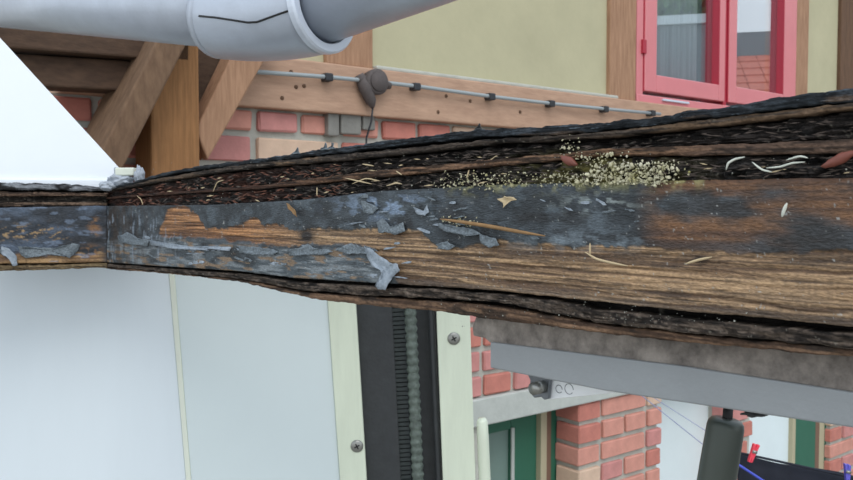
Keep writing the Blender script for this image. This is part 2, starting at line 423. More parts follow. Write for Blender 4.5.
fbox('panel', W, s_q1-.02, ws(797, -.05), 0, z_lin_bot, -.09, -.05, M['white_render'], w2)
for x0_, x1_, m_ in ((797, 800, 'yellowstrip'), (800, 820, 'green'), (820, 824, 'brownstrip'), (824, 829, 'yellowstrip')):
    fbox('jamb', W, ws(x0_, -.03), ws(x1_, -.03), 0, z_lin_bot, -.07, -.03, M[m_], w2, .002)
fbox('jamb', W, ws(829, -.03), s_r0+.012, 0, z_lin_bot, -.07, -.03, M['green'], w2, .002)

# ---------------------------------------------------------------- conduit, clips, junction box on the rail
pts = [(240, 71), (258, 72), (328, 77), (370, 81), (415, 86), (491, 96.5), (551, 103.5), (606, 109), (660, 114)]
CP = [W.at(np.float64(x), np.float64(y), .045) for x, y in pts]
cd = tube('conduit', CP, .0052, M['conduit'])
tag(cd, 'grey electrical conduit clipped along the horizontal wall timber', 'conduit')
for (x, y) in ((328, 77), (416, 86.5), (491, 96.5), (551, 103.5), (605, 109), (652, 113)):
    c = W.at(np.float64(x), np.float64(y), .045); a_, z_ = W.uv(c)
    cl = fbox('clip', W, a_-.011, a_+.011, z_-.0105, z_+.009, .028, .054, M['clip'], cd, .003)
c = W.at(376., 82., .05); a_, z_ = W.uv(c)
jb = empty('junction_box', 'round dusty grey cable junction box on the wall timber', 'junction box', W.pt(a_, z_-.03, .03))
ring = [(.0, .030), (.024, .033), (.030, .033), (.034, .028)]
tube('housing', [W.pt(a_, z_, .028+h) for h, r in ring], [r for h, r in ring], M['jbox'], jb, 28)
tube('cover', [W.pt(a_+.001, z_, .062), W.pt(a_+.001, z_, .066)], [.026, .024], M['jbox'], jb, 28)
tube('gland', [W.pt(a_-.05, z_+.004, .045), W.pt(a_-.025, z_+.002, .045)], [.010, .013], M['jbox'], jb, 16)
tube('gland', [W.pt(a_+.025, z_-.002, .045), W.pt(a_+.047, z_-.005, .045)], [.012, .009], M['jbox'], jb, 16)
V, Fc = tube_vf([W.pt(a_-.045, z_+.015, .04), W.pt(a_-.03, z_-.015, .045), W.pt(a_-.012, z_-.05, .045), W.pt(a_-.006, z_-.065, .045)], [.012, .018, .014, .005], 14)
o = mesh_obj('outlet', V, Fc, M['jbox'], jb, smooth=True); fixn(o)
cb = tube('cable', [W.pt(a_-.006, z_-.06, .045), W.pt(a_-.008, z_-.10, .04), W.pt(a_-.016, z_-.14, .03), W.pt(a_-.02, z_-.25, .025)], .0025, M['clip'], None, 8)
tag(cb, 'thin black cable dropping from the junction box', 'cable')

# ---------------------------------------------------------------- timber canopy frame, upper left
O1 = .14
fr = empty('timber_frame', 'brown timber post with slanting braces and dark rafters at upper left', 'timber frame', W.pt(ws(175, O1), 0, O1))
def wbeam(name, pA, pB, o0, o1, m, bev=.004):
    """timber prism whose visible outline passes through four photo points, standing off the wall between o0 and o1"""
    P = [W.at(np.float64(x), np.float64(y), o1) for x, y in pA+pB[::-1]]
    return prism(name, P, -nW*(o1-o0), m, fr, bev)
def at_(x, y, o): return W.at(np.float64(x), np.float64(y), o)
pa0, pa1 = ws(152, .13), ws(201, .13)
fbox('post', W, pa0, pa1, 0, 2.55+.42, .03, .13, M['post'], fr, .006)
wbeam('brace', [(82, 190), (170, 14)], [(112, 190), (202, 14)], .015, .21, M['brace'])
wbeam('brace', [(196, 130), (250, 18)], [(208, 160), (285, 25)], .056, .12, M['stud'])
wbeam('rafter', [(-40, 8), (190, 30)], [(-40, 44), (190, 62)], .06, .13, M['rafter'])
wbeam('rafter', [(-40, 50), (150, 62)], [(-40, 82), (150, 92)], .03, .10, M['rafter'])
wbeam('board', [(185, 30), (262, 44)], [(185, 118), (225, 122)], .029, .048, M['rafter'])
tag(bpy.data.objects['board'], 'dark board between post and right brace')

# ---------------------------------------------------------------- silver pipe overhead
def cpt(px, py, Y): r = rays(np.float64(px), np.float64(py)); return EYE + r*(Y/r[1])
pp = empty('drainpipe', 'silver grey painted pipe with split elbow sleeve crossing the top left', 'pipe', cpt(258, 8, .95))
A0 = cpt(-30, -1.7, 1.38); A1 = cpt(225, 12.8, .994)
tube('pipe_section', [A0, A0*.5+A1*.5, A1], .042, M['pipe'], pp, 48)
dB = np.array([.84, -.44, .18]); dB /= np.linalg.norm(dB)
R1 = cpt(320, 6, .912)
def bez(a, b, c, n): return [a*(1-t)**2+2*b*t*(1-t)+c*t*t for t in np.linspace(0, 1, n)]
path = bez(cpt(221, 15, 1.0), cpt(270, 20, .955), R1, 18)
tube('elbow_sleeve', path, .051, M['pipe'], pp, 56)
tube('collar', path[0:2], [.0515, .0513], M['pipe'], pp, 48)
tl = dB
def lip(c, ax, r0, r1, w):
    ax = ax/np.linalg.norm(ax); a = np.cross(ax, UPW); a /= np.linalg.norm(a); b = np.cross(ax, a); V = []; n = 56
    prof = [(r0, 0), (r0, w), (r0-.002, w+.002), (r1+.001, w+.002), (r1, w), (r1, 0)]
    for k in range(n):
        th = 2*math.pi*k/n
        for r, h in prof: V.append(c+ax*h+r*(math.cos(th)*a+math.sin(th)*b))
    m = len(prof); Fc = [(k*m+j, ((k+1) % n)*m+j, ((k+1) % n)*m+(j+1) % m, k*m+(j+1) % m) for k in range(n) for j in range(m)]
    return V, Fc
V, Fc = lip(path[-1], path[-1]-path[-2], .0525, .0415, .007)
o = mesh_obj('sleeve_lip', V, Fc, M['pipe_ring'], pp, smooth=False); fixn(o)
B0 = path[-2]; tube('pipe_section', [B0, B0+dB*.2, B0+dB*.5], .0415, M['pipe'], pp, 48)
# black split along the sleeve: a thin strip lying on its camera side
def on_sleeve(px, py):
    """nearest hit of the ray with the sleeve tube (sampled), so that the split lies on its skin"""
    r = rays(np.float64(px), np.float64(py)); r /= np.linalg.norm(r); best = None
    Pm = np.array(path); seg = np.linspace(0, 17, 300); Pc = np.array([np.interp(seg, range(18), Pm[:, i]) for i in range(3)]).T
    for t in np.linspace(.75, 1.2, 900):
        p = EYE+r*t; d = np.linalg.norm(Pc-p, axis=1).min()
        if d < .0512: return p
    return None
sp_pts = [(199, 16), (215, 17.5), (232, 20), (248, 22.5), (257, 22), (268, 18), (279, 14), (288, 11)]
S = [on_sleeve(x, y) for x, y in sp_pts]; S = [p for p in S if p is not None]
if len(S) > 2: tag(tube('split_seam', S, .0012, M['black'], pp, 8), 'black hairline split')

# ---------------------------------------------------------------- white sheets of the caravan
G0 = cpt(110, 230, 1.0); G1 = cpt(0, 230, .97)
gd = G1-G0; gd[2] = 0; gd /= np.linalg.norm(gd); gn = np.cross(gd, UPW); gn = gn if gn@(EYE-G0) > 0 else -gn
G = Plane(G0, gn)
Ppts = G.at(np.array([-60., 0, 122, 119, 119, -60]), np.array([-29., 38, 171, 180, 186, 186]), -.02)
gus = prism('white_sheet', Ppts, -G.n*.004, M['gusset'], None, .0008)
tag(gus, 'bright white triangular sheet standing on the left rail, slanting edge', 'panel')
o = prism('lower_flange', G.at(np.array([-60., 119, 117, -60]), np.array([179.6, 180.6, 188, 188]), -.016), -G.n*.003, M['gusset'], gus)

H = Plane(cpt(200, 350, 1.10), (0.04, -1, 0))
def hq(name, tl, tr, br_, bl, off, th, m, parent=None, bev=.0008):
    P = H.at(np.array([tl[0], tr[0], br_[0], bl[0]], float), np.array([tl[1], tr[1], br_[1], bl[1]], float), off)
    return prism(name, P, -H.n*th, m, parent, bev)
YB = 640
def ln(xa, ya, xb, yb):
    m = (xb-xa)/(yb-ya); return lambda y: xa+m*(y-ya)
e1 = ln(169, 275, 186, 480); e2 = ln(174.5, 275, 191, 480); e3 = ln(327.5, 300, 340, 480); e4 = ln(356, 305, 366.7, 480)
e5 = ln(392, 305, 401, 480); e6 = ln(405, 315, 411, 480); e7 = ln(416, 315, 425, 480); e8 = ln(436.5, 312, 443, 480); e9 = ln(470, 315, 475.5, 480)
YT = 238
def strip(name, ea, eb, off, th, m, parent=None, bev=.0008, yt=YT):
    return hq(name, (ea(yt) if callable(ea) else ea, yt), (eb(yt), yt), (eb(YB), YB), (ea(YB) if callable(ea) else ea, YB), off, th, m, parent, bev)
p1 = strip('wall_panel', -90, e1, 0, .01, M['panel_w']); tag(p1, 'bluish white smooth panel at lower left below the rotten rail', 'panel')
sm = strip('seam_strip', e1, e2, .0022, .01, M['seam']); tag(sm, 'narrow cream seam strip between the two white panels', 'trim strip')
p2 = strip('wall_panel', e2, e3, .0005, .01, M['panel_w2']); tag(p2, 'greenish white panel right of the seam, beside the first metal strip', 'panel')
def screw(px, py, off, parent, r=.0085):
    c = H.at(np.float64(px), np.float64(py), off); n = H.n
    s = tube('screw', [c-n*.001, c+n*.0012, c+n*.0024], [r, r, r*.7], M['steel'], parent, 20)
    for ang in (.5, .5+math.pi/2):
        d = (H.u*math.cos(ang)+H.v*math.sin(ang)); e = np.cross(n, d)
        P = [c+n*.0025+d*r*.45*i+e*r*.1*j for i, j in ((-1, -1), (1, -1), (1, 1), (-1, 1))]
        prism('cross_slot', P, n*.0003, M['black'], s)
a1 = strip('metal_strip', e3, e4, .004, .012, M['alu']); tag(a1, 'pale greenish metal strip with one low screw, left of the rubber seal', 'trim strip'); screw(357, 446, .004, a1)
gas = empty('rubber_seal', 'dark ribbed rubber door seal between two metal strips', 'seal', H.at(400., 600., 0))
strip('seal_base', e4, e5, -.012, .01, M['rubber'], gas); strip('seal_base', e5, e8, -.03, .01, M['rubber'], gas)
# ribs
ys = np.arange(300, 620, 4.4)
rb = []
for y in ys:
    P = H.at(np.array([e5(y)-5, e6(y), e6(y+3.4), e5(y+3.4)-5]), np.array([y, y-1.0, y+2.4, y+3.4]), -.0215)
    Q = P - H.n*.009; V = np.vstack([P, Q]); rb.append((V, [(0, 1, 2, 3), (7, 6, 5, 4), (0, 4, 5, 1), (1, 5, 6, 2), (2, 6, 7, 3), (3, 7, 4, 0)]))
o = mesh_obj('ribs', *join_vf(rb), M['seal'], gas); o['kind'] = 'stuff'; fixn(o)
yy = np.linspace(YT, YB, 200); xx = (e6(yy)+e7(yy))/2
bp = H.at(xx, yy, -.004); rr = .0078+.0010*np.sin(np.arange(200)*math.pi*.5)
tag(tube('bulb', bp, rr, M['bead'], gas, 16), 'grey knobbly bulb bead')
yy = np.linspace(YT, YB, 12); tube('lip', H.at((e7(yy)+e8(yy))/2+5, yy, -.006), .004, M['rubber'], gas, 12)
a2 = strip('metal_strip', e8, e9, .006, .012, M['alu']); tag(a2, 'pale metal strip with a screw near its top, right of the rubber seal', 'trim strip'); screw(453.8, 338.5, .006, a2)
hy = np.array([418, 422, 440, 480, 560, 640.]); hx = 482+(hy-418)*.045
hb = tube('handle_rod', H.at(hx, hy, .004), [.005, .0075, .008, .008, .008, .008], M['alu'], None, 20)
tag(hb, 'round topped pale metal rod beside the right metal strip', 'rod')

# ---------------------------------------------------------------- rotten rails
A = cpt(110, 230, 1.0); B = cpt(853, 230, .38); u = B-A; u[2] = 0; u /= np.linalg.norm(u)
nn = np.cross(u, UPW); nn = nn if nn@(EYE-A) > 0 else -nn
FP = Plane(A, nn)
def layer(name, pl, xs, yt, yb, off, depth, rows, colf, dispf, parent, m, jag=0, seed=0, back=True):
    xs = np.asarray(xs, float); top = yt(xs); bot = yb(xs)
    P = pl.at(xs, (top+bot)/2, off); Sm = P@pl.u
    pxm = np.linalg.norm(P-EYE, axis=1)/F      # metres per pixel there
    if jag:
        top = top+(fbm(Sm*140, Sm*0, seed+3, 4)-.5)*2*jag/pxm*.001
        bot = bot+(fbm(Sm*140, Sm*0+9, seed+5, 4)-.5)*2*jag/pxm*.001
    v = np.linspace(0, 1, rows); X = np.repeat(xs[None], rows, 0); Y = top[None]*(1-v[:, None])+bot[None]*v[:, None]
    P = pl.at(X, Y, off); Sg = P@pl.u; Hg = P@pl.v
    edge = np.minimum(v, 1-v)[:, None]*(bot-top)[None]*pxm[None]    # metres from the edge
    rnd = -.0008*np.exp(-edge/.0006)
    disp = dispf(X, Y, Sg, Hg)+rnd
    P = P+pl.n*disp[..., None]
    C = colf(X, Y, Sg, Hg)
    C = C*(.62+.76*fbm(Sg*700, Hg*1300, seed+77, 2))[..., None]
    T = P[0]-pl.n*depth; Bk = P[-1]-pl.n*depth; Tm = P[0]-pl.n*depth*.3; Bm = P[-1]-pl.n*depth*.3
    allP = np.concatenate([T[None], Tm[None], P, Bm[None], Bk[None]]); allC = np.concatenate([C[:1]*.9, C[:1], C, C[-1:], C[-1:]*.9])
    UV = np.stack([np.concatenate([Sg[:1], Sg[:1], Sg, Sg[-1:], Sg[-1:]]), np.concatenate([Hg[:1]+.02, Hg[:1]+.006, Hg, Hg[-1:]-.006, Hg[-1:]-.02])], -1)
    R_, N = allP.shape[:2]; idx = np.arange(R_*N).reshape(R_, N)
    q = np.stack([idx[:-1, :-1], idx[:-1, 1:], idx[1:, 1:], idx[1:, :-1]], -1).reshape(-1, 4)
    # caps
    caps = [tuple(idx[:, 0]), tuple(idx[::-1, -1])]
    back_ = np.stack([idx[-1, :-1], idx[-1, 1:], idx[0, 1:], idx[0, :-1]], -1).reshape(-1, 4)
    Fc = q.tolist()+back_.tolist()+caps
    o = mesh_obj(name, allP.reshape(-1, 3), Fc, m, parent, smooth=True, colors=allC.reshape(-1, 3), uv=UV.reshape(-1, 2))
    return o

xr = np.concatenate([np.arange(106, 870, 1.25), np.arange(870, 1120, 4.0)])
TOP = K({106: 188, 130: 183, 151: 176, 180: 169, 207: 165, 240: 161, 296: 153, 380: 141.5, 472: 130, 544: 127, 600: 122.5, 660: 116, 692: 111, 740: 105, 783: 97, 853: 88})
FT = K({106: 206, 207: 205, 300: 200, 380: 191, 500: 184.5, 620: 182, 700: 180, 853: 178})
FB = K({106: 262, 160: 266, 240: 271, 296: 278, 380: 283, 500: 291, 544: 296, 620: 304, 681: 311, 740: 316, 853: 327})
def rough(a, f, seed, st=.5):
    return lambda X, Y, S, Hh: a*(fbm(S*f*st, Hh*f, seed, 5)-.5)*2 + (a*.35)*(fbm(S*50, Hh*1500, seed+1, 3)-.5)*2
def strandy(c1, c2, seed, fs=60, fh=700, extra=None):
    def f(X, Y, S, Hh):
        t = sst(.3, .72, fbm(S*fs, Hh*fh, seed, 5)); C = mixc(c1, c2, t)
        st_ = sst(.56, .66, fbm(S*45, Hh*1700, seed+4, 3)); C = mixc(C, c2*1.9+.01, st_*.6); dk_ = sst(.58, .66, fbm(S*70, Hh*1300, seed+6, 3)); C = C*(1-.7*dk_[..., None]); sp = sst(.80, .86, fbm(S*600, Hh*600, seed+9, 2)); C = mixc(C, L(140, 134, 122), sp*.5)
        if extra: C = extra(C, X, Y, S, Hh)
        return C
    return f
rail1 = empty('rotten_rail', 'rotten peeling plywood rail running from the corner to the right edge', 'wooden rail', FP.pt(.3, -.03, -.02))
core = layer('core', FP, xr[::3], lambda x: TOP(x)+3, lambda x: K({106: 266, 240: 278, 304: 291, 380: 300, 500: 312, 600: 328, 700: 339, 853: 351})(x), -.010, .022, 8,
             strandy(L(20, 17, 16), L(34, 28, 25), 5), rough(.002, 200, 4), rail1, M['ply'])
tag(core, 'black rotted core')
def skin_col(X, Y, S, Hh):
    C = mixc(L(30, 34, 38), L(58, 64, 70), sst(.45, .7, fbm(S*90, Hh*400, 31, 4)))
    t = sst(.66, .78, fbm(S*60, Hh*1500, 33, 4))*sst(150, 260, X); C = mixc(C, L(112, 126, 138), t*.6)
    t = sst(.62, .75, fbm(S*40, Hh*300, 35, 3))*sst(.0, 1, (Y-TOP(X))/4-1); return mixc(C, L(120, 100, 84), t*.6)
layer('surface_skin', FP, xr, TOP, lambda x: TOP(x)+K({106: 2, 200: 3.5, 300: 5, 500: 7.5, 600: 8, 700: 8, 853: 13})(x), .005, .03, 14, skin_col, rough(.0022, 160, 21, .4), rail1, M['ply'], jag=1.1, seed=40)
T2 = K({106: 190, 150: 180, 200: 171, 260: 162, 300: 158.5, 380: 150.5, 500: 138.5, 600: 132.5, 700: 120, 853: 103}); B2 = K({106: 191.5, 150: 183.5, 200: 175, 260: 167, 300: 164, 380: 156.5, 500: 143, 600: 138, 700: 127, 853: 109})
def l2x(C, X, Y, S, Hh):
    t = (sst(268, 280, X)*(1-sst(312, 322, X))*sst(.35, .5, fbm(S*80, Hh*500, 8, 3)) + sst(560, 680, X)*.7+.35*sst(140, 150, X)*(1-sst(190, 230, X)))
    return mixc(C, L(146, 118, 92), np.clip(t, 0, 1)*.8*sst(.38, .52, fbm(S*28, Hh*700, 9, 4)))
layer('lamina', FP, xr, T2, B2, .0045, .025, 7, strandy(L(44, 38, 34), L(74, 64, 56), 51, extra=l2x), rough(.0012, 200, 52, .2), rail1, M['ply'], jag=.8, seed=53)
T3 = K({106: 192, 150: 185.5, 200: 177, 260: 170, 380: 158.5, 500: 148, 600: 142, 700: 131.5, 853: 112}); B3 = K({106: 197.5, 200: 190, 260: 186, 380: 171, 500: 159, 600: 150, 700: 145.5, 853: 138})
def redleft(C, X, Y, S, Hh):
    li = np.exp(-((X-600)/70)**2)*sst(.35, .6, fbm(S*150, Hh*200, 66, 3))*sst(145, 165, Y); C = mixc(C, L(150, 142, 84), li*.55)
    t = (1-sst(230, 330, X))*sst(.35, .65, fbm(S*50, Hh*200, 61, 3)); return mixc(C, L(72, 44, 34), t*.85)
layer('rotten_ply', FP, xr, T3, B3, -.001, .02, 30, strandy(L(20, 18, 17), L(52, 46, 43), 62, 120, 500, redleft), rough(.006, 260, 63, .6), rail1, M['ply'], jag=1.2, seed=64)
T4 = K({106: 197, 200: 189.5, 260: 185, 380: 170, 500: 158.5, 560: 153, 600: 149, 700: 145.5, 853: 139}); B4 = K({106: 199, 200: 192.5, 260: 189, 380: 177, 500: 165.5, 600: 156, 700: 155.5, 853: 153})
def l4(X, Y, S, Hh):
    t = sst(.3, .7, fbm(S*20, Hh*1600, 71, 4)); C = mixc(L(88, 66, 52), L(142, 110, 86), t); C = mixc(C, L(112, 92, 80), sst(640, 760, X)*.7)
    dk = (1-sst(240, 340, X)); C = mixc(C, L(66, 42, 34), dk*.8); b = sst(.48, .6, fbm(S*45, Hh*700, 73, 4)); return mixc(C, L(34, 29, 26), b*.8)
layer('lamina', FP, xr, T4, B4, .0035, .022, 8, l4, rough(.0012, 200, 74, .15), rail1, M['ply'], jag=.7, seed=75)
T5 = K({106: 199.5, 200: 193.5, 260: 190, 380: 178.5, 500: 167, 600: 158, 700: 157, 853: 154.5})
layer('rotten_ply', FP, xr, T5, lambda x: FT(x)+2, -.001, .02, 30, strandy(L(18, 17, 17), L(56, 52, 50), 82, 140, 500, redleft), rough(.006, 300, 83, .7), rail1, M['ply'], jag=1.0, seed=84)
def slivers(name, label, m, n, zones, seed, th=.0006):
    r = np.random.RandomState(seed); V = []; Fc = []
    for _ in range(n):
        f0, f1, x0, x1 = zones[r.randint(len(zones))]; x = r.uniform(x0, x1); y = float(f0(x))+(float(f1(x))-float(f0(x)))*r.uniform(.1, .95)
        c = FP.at(np.float64(x), np.float64(y), r.uniform(.002, .006)); px = np.linalg.norm(c-EYE)/F
        ln_ = px*r.uniform(4, 17); wd_ = px*r.uniform(.3, .8); an = r.normal(0, .16); d = FP.u*math.cos(an)+FP.v*math.sin(an); e = np.cross(FP.n, d)
        out = FP.n*r.uniform(-.1, .25)*ln_*.3
        k = len(V); V += [c-d*ln_*.5, c-e*wd_+out*.5, c+d*ln_*.5+out, c+e*wd_+out*.5, c-FP.n*th+out*.3]; Fc += [(k, k+1, k+2, k+3), (k, k+4, k+1), (k+1, k+4, k+2), (k+2, k+4, k+3), (k+3, k+4, k)]
    o = mesh_obj(name, V, Fc, m, rail1); fixn(o); o['kind'] = 'stuff'; o['label'] = label
Z3 = [(T3, B3, 150, 853), (T5, FT, 150, 853), (T5, FT, 300, 853), (T6, B6L, 240, 853)] if False else [(T3, B3, 150, 853), (T5, FT, 150, 853), (T5, FT, 300, 853)]
slivers('slivers', 'dark brown rotten slivers', M['sliver_dark'], 420, Z3, 3)
slivers('slivers', 'reddish brown slivers', M['sliver_red'], 200, [(T3, B3, 125, 340), (T5, FT, 125, 340)], 4)
slivers('slivers', 'tan splinters caught in the plies', M['straw'], 38, [(T5, FT, 200, 560), (T3, B3, 160, 520), (T5, FT, 690, 853)], 5)
# the face board: dark paint, bare orange wood, blue-grey film remains
YB1 = K({106: 300, 150: 300, 160: 226, 168: 212, 182: 207, 196: 214, 206: 229, 222: 231, 240: 226, 254: 217, 262: 226, 300: 229, 340: 232, 380: 229, 420: 233, 440: 247, 462: 247, 480: 243, 520: 243, 560: 246, 620: 247, 680: 249, 740: 251, 853: 254})
YL1 = K({106: 238, 160: 236, 200: 238, 240: 242, 300: 245, 355: 245, 372: 248, 385: 262, 398: 286, 410: 330, 853: 400})
def face_fields(X, Y, S, Hh):
    w1 = (fbm(S*70, Hh*120, 101, 5)-.5); w2 = (fbm(S*300, Hh*300, 103, 3)-.5)
    k = 1+sst(400, 853, X)
    wob = (w1*12+w2*5)
    bare = sst(-1.5, 1.5, Y-YB1(X)+wob)*(1-sst(-1.5, 1.5, Y-YL1(X)+wob*.7))
    return bare, w1, w2
def face_col(X, Y, S, Hh):
    bare, w1, w2 = face_fields(X, Y, S, Hh)
    # paint
    p = fbm(S*45, Hh*60, 111, 5); C = mixc(L(44, 50, 54), L(72, 80, 86), sst(.35, .7, p))
    bl = sst(.56, .72, fbm(S*60, Hh*90, 113, 5)); C = mixc(C, L(100, 112, 120), bl*.45)
    dk = sst(.55, .7, fbm(S*40, Hh*160, 115, 4)); C = mixc(C, L(28, 28, 29), dk*.6)
    # pale streaks low on the left part
    lo = sst(0, 1, (Y-YL1(X))/6)*(1-sst(400, 420, X))
    C = mixc(C, mixc(L(78, 88, 94), L(142, 150, 154), sst(.35, .65, fbm(S*50, Hh*500, 117, 4))), lo*.75*sst(.35, .55, fbm(S*30, Hh*120, 118, 3)))
    op = sst(.57, .64, fbm(S*45, Hh*260, 119, 4))*lo; C = mixc(C, L(142, 118, 92), op*.85)
    # rusty brown stain showing through on the right
    ru = sst(630, 680, X)*sst(.38, .62, fbm(S*22, Hh*60, 121, 5)+.12*np.exp(-((X-720)/60)**2-((Y-222)/16)**2)); rb_ = mixc(L(104, 68, 42), L(150, 104, 64), sst(.3, .7, fbm(S*14, Hh*700, 122, 4)))
    C = mixc(C, rb_, ru*.9*(1-.6*sst(236, 248, Y)))
    C = mixc(C, L(58, 50, 44), sst(640, 700, X)*.35)
    # wood
    g = fbm(S*9, Hh*520+fbm(S*12, Hh*40, 131, 3)*5, 132, 5); g2 = fbm(S*30, Hh*1400, 133, 3)
    wd = mixc(L(104, 78, 55), L(186, 152, 114), sst(.32, .64, g)); wd = mixc(wd, L(198, 166, 128), sst(.5, .75, g2)*.4)
    ring = sst(.5, .95, (np.sin((Hh*1050+fbm(S*5, Hh*30, 135, 3)*7)*2*math.pi*.25)*.5+.5)); wd = mixc(wd, L(92, 68, 48), ring*.5*sst(.3, .6, fbm(S*8, Hh*200, 136, 3)))
    ck = sst(.60, .66, fbm(S*7, Hh*1100, 138, 3)); wd = mixc(wd, L(74, 54, 38), ck*.75)
    bk = sst(.60, .70, fbm(S*30, Hh*420, 137, 4)); wd = mixc(wd, L(64, 50, 40), bk*.55)
    gb = sst(.5, .7, fbm(S*20, Hh*60, 139, 4)); wd = mixc(wd, wd*np.array([.82, .84, .88]), gb*.8)
    org = (1-sst(230, 330, X)); wd = mixc(wd, wd*np.array([1.1, .82, .6]), org)
    wd = mixc(wd, wd*.88, sst(640, 853, X)*.8)
    knot = np.exp(-(((X-700)/9)**2+((Y-259)/5)**2)); wd = mixc(wd, L(60, 44, 32), np.clip(knot*1.2, 0, 1))
    knot = np.exp(-(((X-306)/8)**2+((Y-236)/7)**2)); wd = mixc(wd, L(40, 32, 28), np.clip(knot*1.3, 0, 1))
    dirt = sst(FB(X)-9, FB(X)-1, Y+w1*8); wd = mixc(wd, L(92, 84, 78), dirt*.55)
    C = mixc(C, wd, bare)
    # blue-grey scuffed band along the edge of the paint, 500-620
    sc_ = np.exp(-((Y-240)/9)**2)*sst(470, 560, X)*(1-sst(620, 660, X))*sst(.4, .6, fbm(S*90, Hh*140, 141, 4)); C = mixc(C, L(120, 132, 140), sc_*.8)
    sc2 = np.exp(-((Y-206)/12)**2)*np.exp(-((X-385)/40)**2)*sst(.5, .62, fbm(S*90, Hh*200, 143, 4)); C = mixc(C, L(128, 146, 168), np.clip(sc2*1.2, 0, 1))
    sc3 = np.exp(-((Y-203)/9)**2)*np.exp(-((X-600)/35)**2)*sst(.5, .62, fbm(S*120, Hh*260, 145, 4)); C = mixc(C, L(150, 160, 158), sc3*.9)
    # white specks
    s_ = sst(.84, .9, fbm(S*520, Hh*520, 151, 2)); C = mixc(C, L(180, 182, 178), s_*.7)
    # lichen tint along the ledge
    li = np.exp(-((Y-FT(X))/7)**2)*sst(430, 480, X)*(1-sst(690, 720, X))*sst(.4, .6, fbm(S*200, Hh*200, 153, 3)); C = mixc(C, L(170, 166, 112), li*.7)
    cl = sst(150, 106, X) if False else (1-sst(118, 170, X))*sst(.4, .6, fbm(S*200, Hh*60, 155, 4)); C = mixc(C, L(66, 52, 40), cl*.6)  # cl: corner darkness painted into the colour
    vs = (1-sst(150, 200, X))*sst(.66, .76, fbm(S*420, Hh*60, 157, 3))*sst(208, 216, Y); C = mixc(C, L(140, 152, 164), vs*.7)
    return C
def face_disp(X, Y, S, Hh):
    bare, w1, w2 = face_fields(X, Y, S, Hh)
    g = fbm(S*9, Hh*520+fbm(S*12, Hh*40, 131, 3)*5, 132, 5)
    d = -.0006*bare + (g-.5)*.0014*bare + (1-bare)*(fbm(S*150, Hh*200, 161, 4)-.5)*.0012
    ring = (np.sin((Hh*1050+fbm(S*5, Hh*30, 135, 3)*7)*2*math.pi*.25)*.5+.5); d -= .0003*sst(.5, .95, ring)*bare
    crack = sst(.66, .72, fbm(S*16, Hh*600, 163, 3))*bare; d -= crack*.0009
    # step where the lower film starts, left half
    st = sst(-1, 1, Y-YL1(X))*(1-sst(380, 400, X)); d += st*.0009
    return d
fo = layer('face_board', FP, np.concatenate([np.arange(106, 870, .95), np.arange(870, 1120, 3.0)]), FT, FB, .004, .025, 120, face_col, face_disp, rail1, M['rail_face'], jag=.35, seed=90)
tag(fo, 'face board half dark peeling paint, half bare orange wood')
T6 = K({106: 264, 240: 274, 300: 282.5, 380: 287, 437: 290, 500: 294.5, 560: 302, 600: 311, 700: 320.5, 853: 335}); B6 = K({106: 266.5, 240: 279, 300: 290, 380: 296, 437: 298, 500: 302.5, 600: 323, 700: 334, 853: 349})
layer('lamina', FP, xr, T6, B6, .0035, .022, 10, strandy(L(40, 34, 30), L(96, 84, 74), 172, 90, 400), rough(.0028, 260, 173, .5), rail1, M['ply'], jag=.9, seed=174)
T7 = K({106: 267, 240: 279.8, 300: 292, 380: 298, 437: 301.5, 500: 307, 600: 325, 700: 336, 853: 350}); B7 = K({106: 269, 160: 273, 200: 277, 240: 282, 304: 297, 326: 300.5, 380: 306.5, 437: 311, 475: 317, 600: 333, 700: 344, 853: 357})
def l7(X, Y, S, Hh):
    t = sst(.3, .7, fbm(S*20, Hh*700, 181, 4)); C = mixc(L(78, 60, 48), L(146, 116, 92), t); b = sst(.52, .66, fbm(S*50, Hh*250, 183, 4)); return mixc(C, L(48, 42, 38), b*.8)
layer('lamina', FP, xr, T7, B7, .002, .022, 8, l7, rough(.0014, 200, 184, .15), rail1, M['ply'], jag=.8, seed=185)

# left rail (runs from the corner out of the left edge)
xl = np.arange(-90, 108, 1.0)
rail2 = empty('rotten_rail', 'shorter blue grey rotten rail left of the corner, under the white sheet', 'wooden rail', G.at(20., 268., -.01))
def c_(v): return K(v)
layer('core', G, xl[::3], c_({-90: 187, 113: 190}), c_({-90: 269, 113: 266}), -.010, .02, 8, strandy(L(20, 18, 17), L(34, 30, 28), 205), rough(.002, 200, 204), rail2, M['ply'])
def lc1(X, Y, S, Hh): return mixc(mixc(L(46, 46, 48), L(150, 154, 160), sst(.35, .6, fbm(S*50, Hh*500, 211, 4))), L(38, 36, 36), sst(.5, .7, fbm(S*70, Hh*200, 212, 4)))
layer('surface_skin', G, xl, c_({-90: 182, 60: 183.5, 113: 188}), c_({-90: 189, 60: 190, 113: 191}), .004, .025, 7, lc1, rough(.002, 160, 213, .3), rail2, M['ply'], jag=1.5, seed=214)
layer('lamina', G, xl, c_({-90: 191, 113: 193}), c_({-90: 197, 70: 196, 113: 196.5}), .004, .02, 6, strandy(L(66, 52, 44), L(116, 94, 78), 221, 20, 700), rough(.0012, 160, 222, .2), rail2, M['ply'], jag=1, seed=223)
layer('rotten_ply', G, xl, c_({-90: 196, 113: 196}), c_({-90: 204, 113: 203}), -.001, .02, 8, strandy(L(24, 22, 21), L(62, 56, 50), 231, 60, 500), rough(.004, 260, 232, .5), rail2, M['ply'], jag=1, seed=233)
layer('lamina', G, xl, c_({-90: 203.5, 113: 202}), c_({-90: 208, 113: 205.5}), .003, .02, 6, strandy(L(52, 44, 38), L(102, 84, 70), 241, 20, 700), rough(.0012, 160, 242, .2), rail2, M['ply'], jag=1, seed=243)
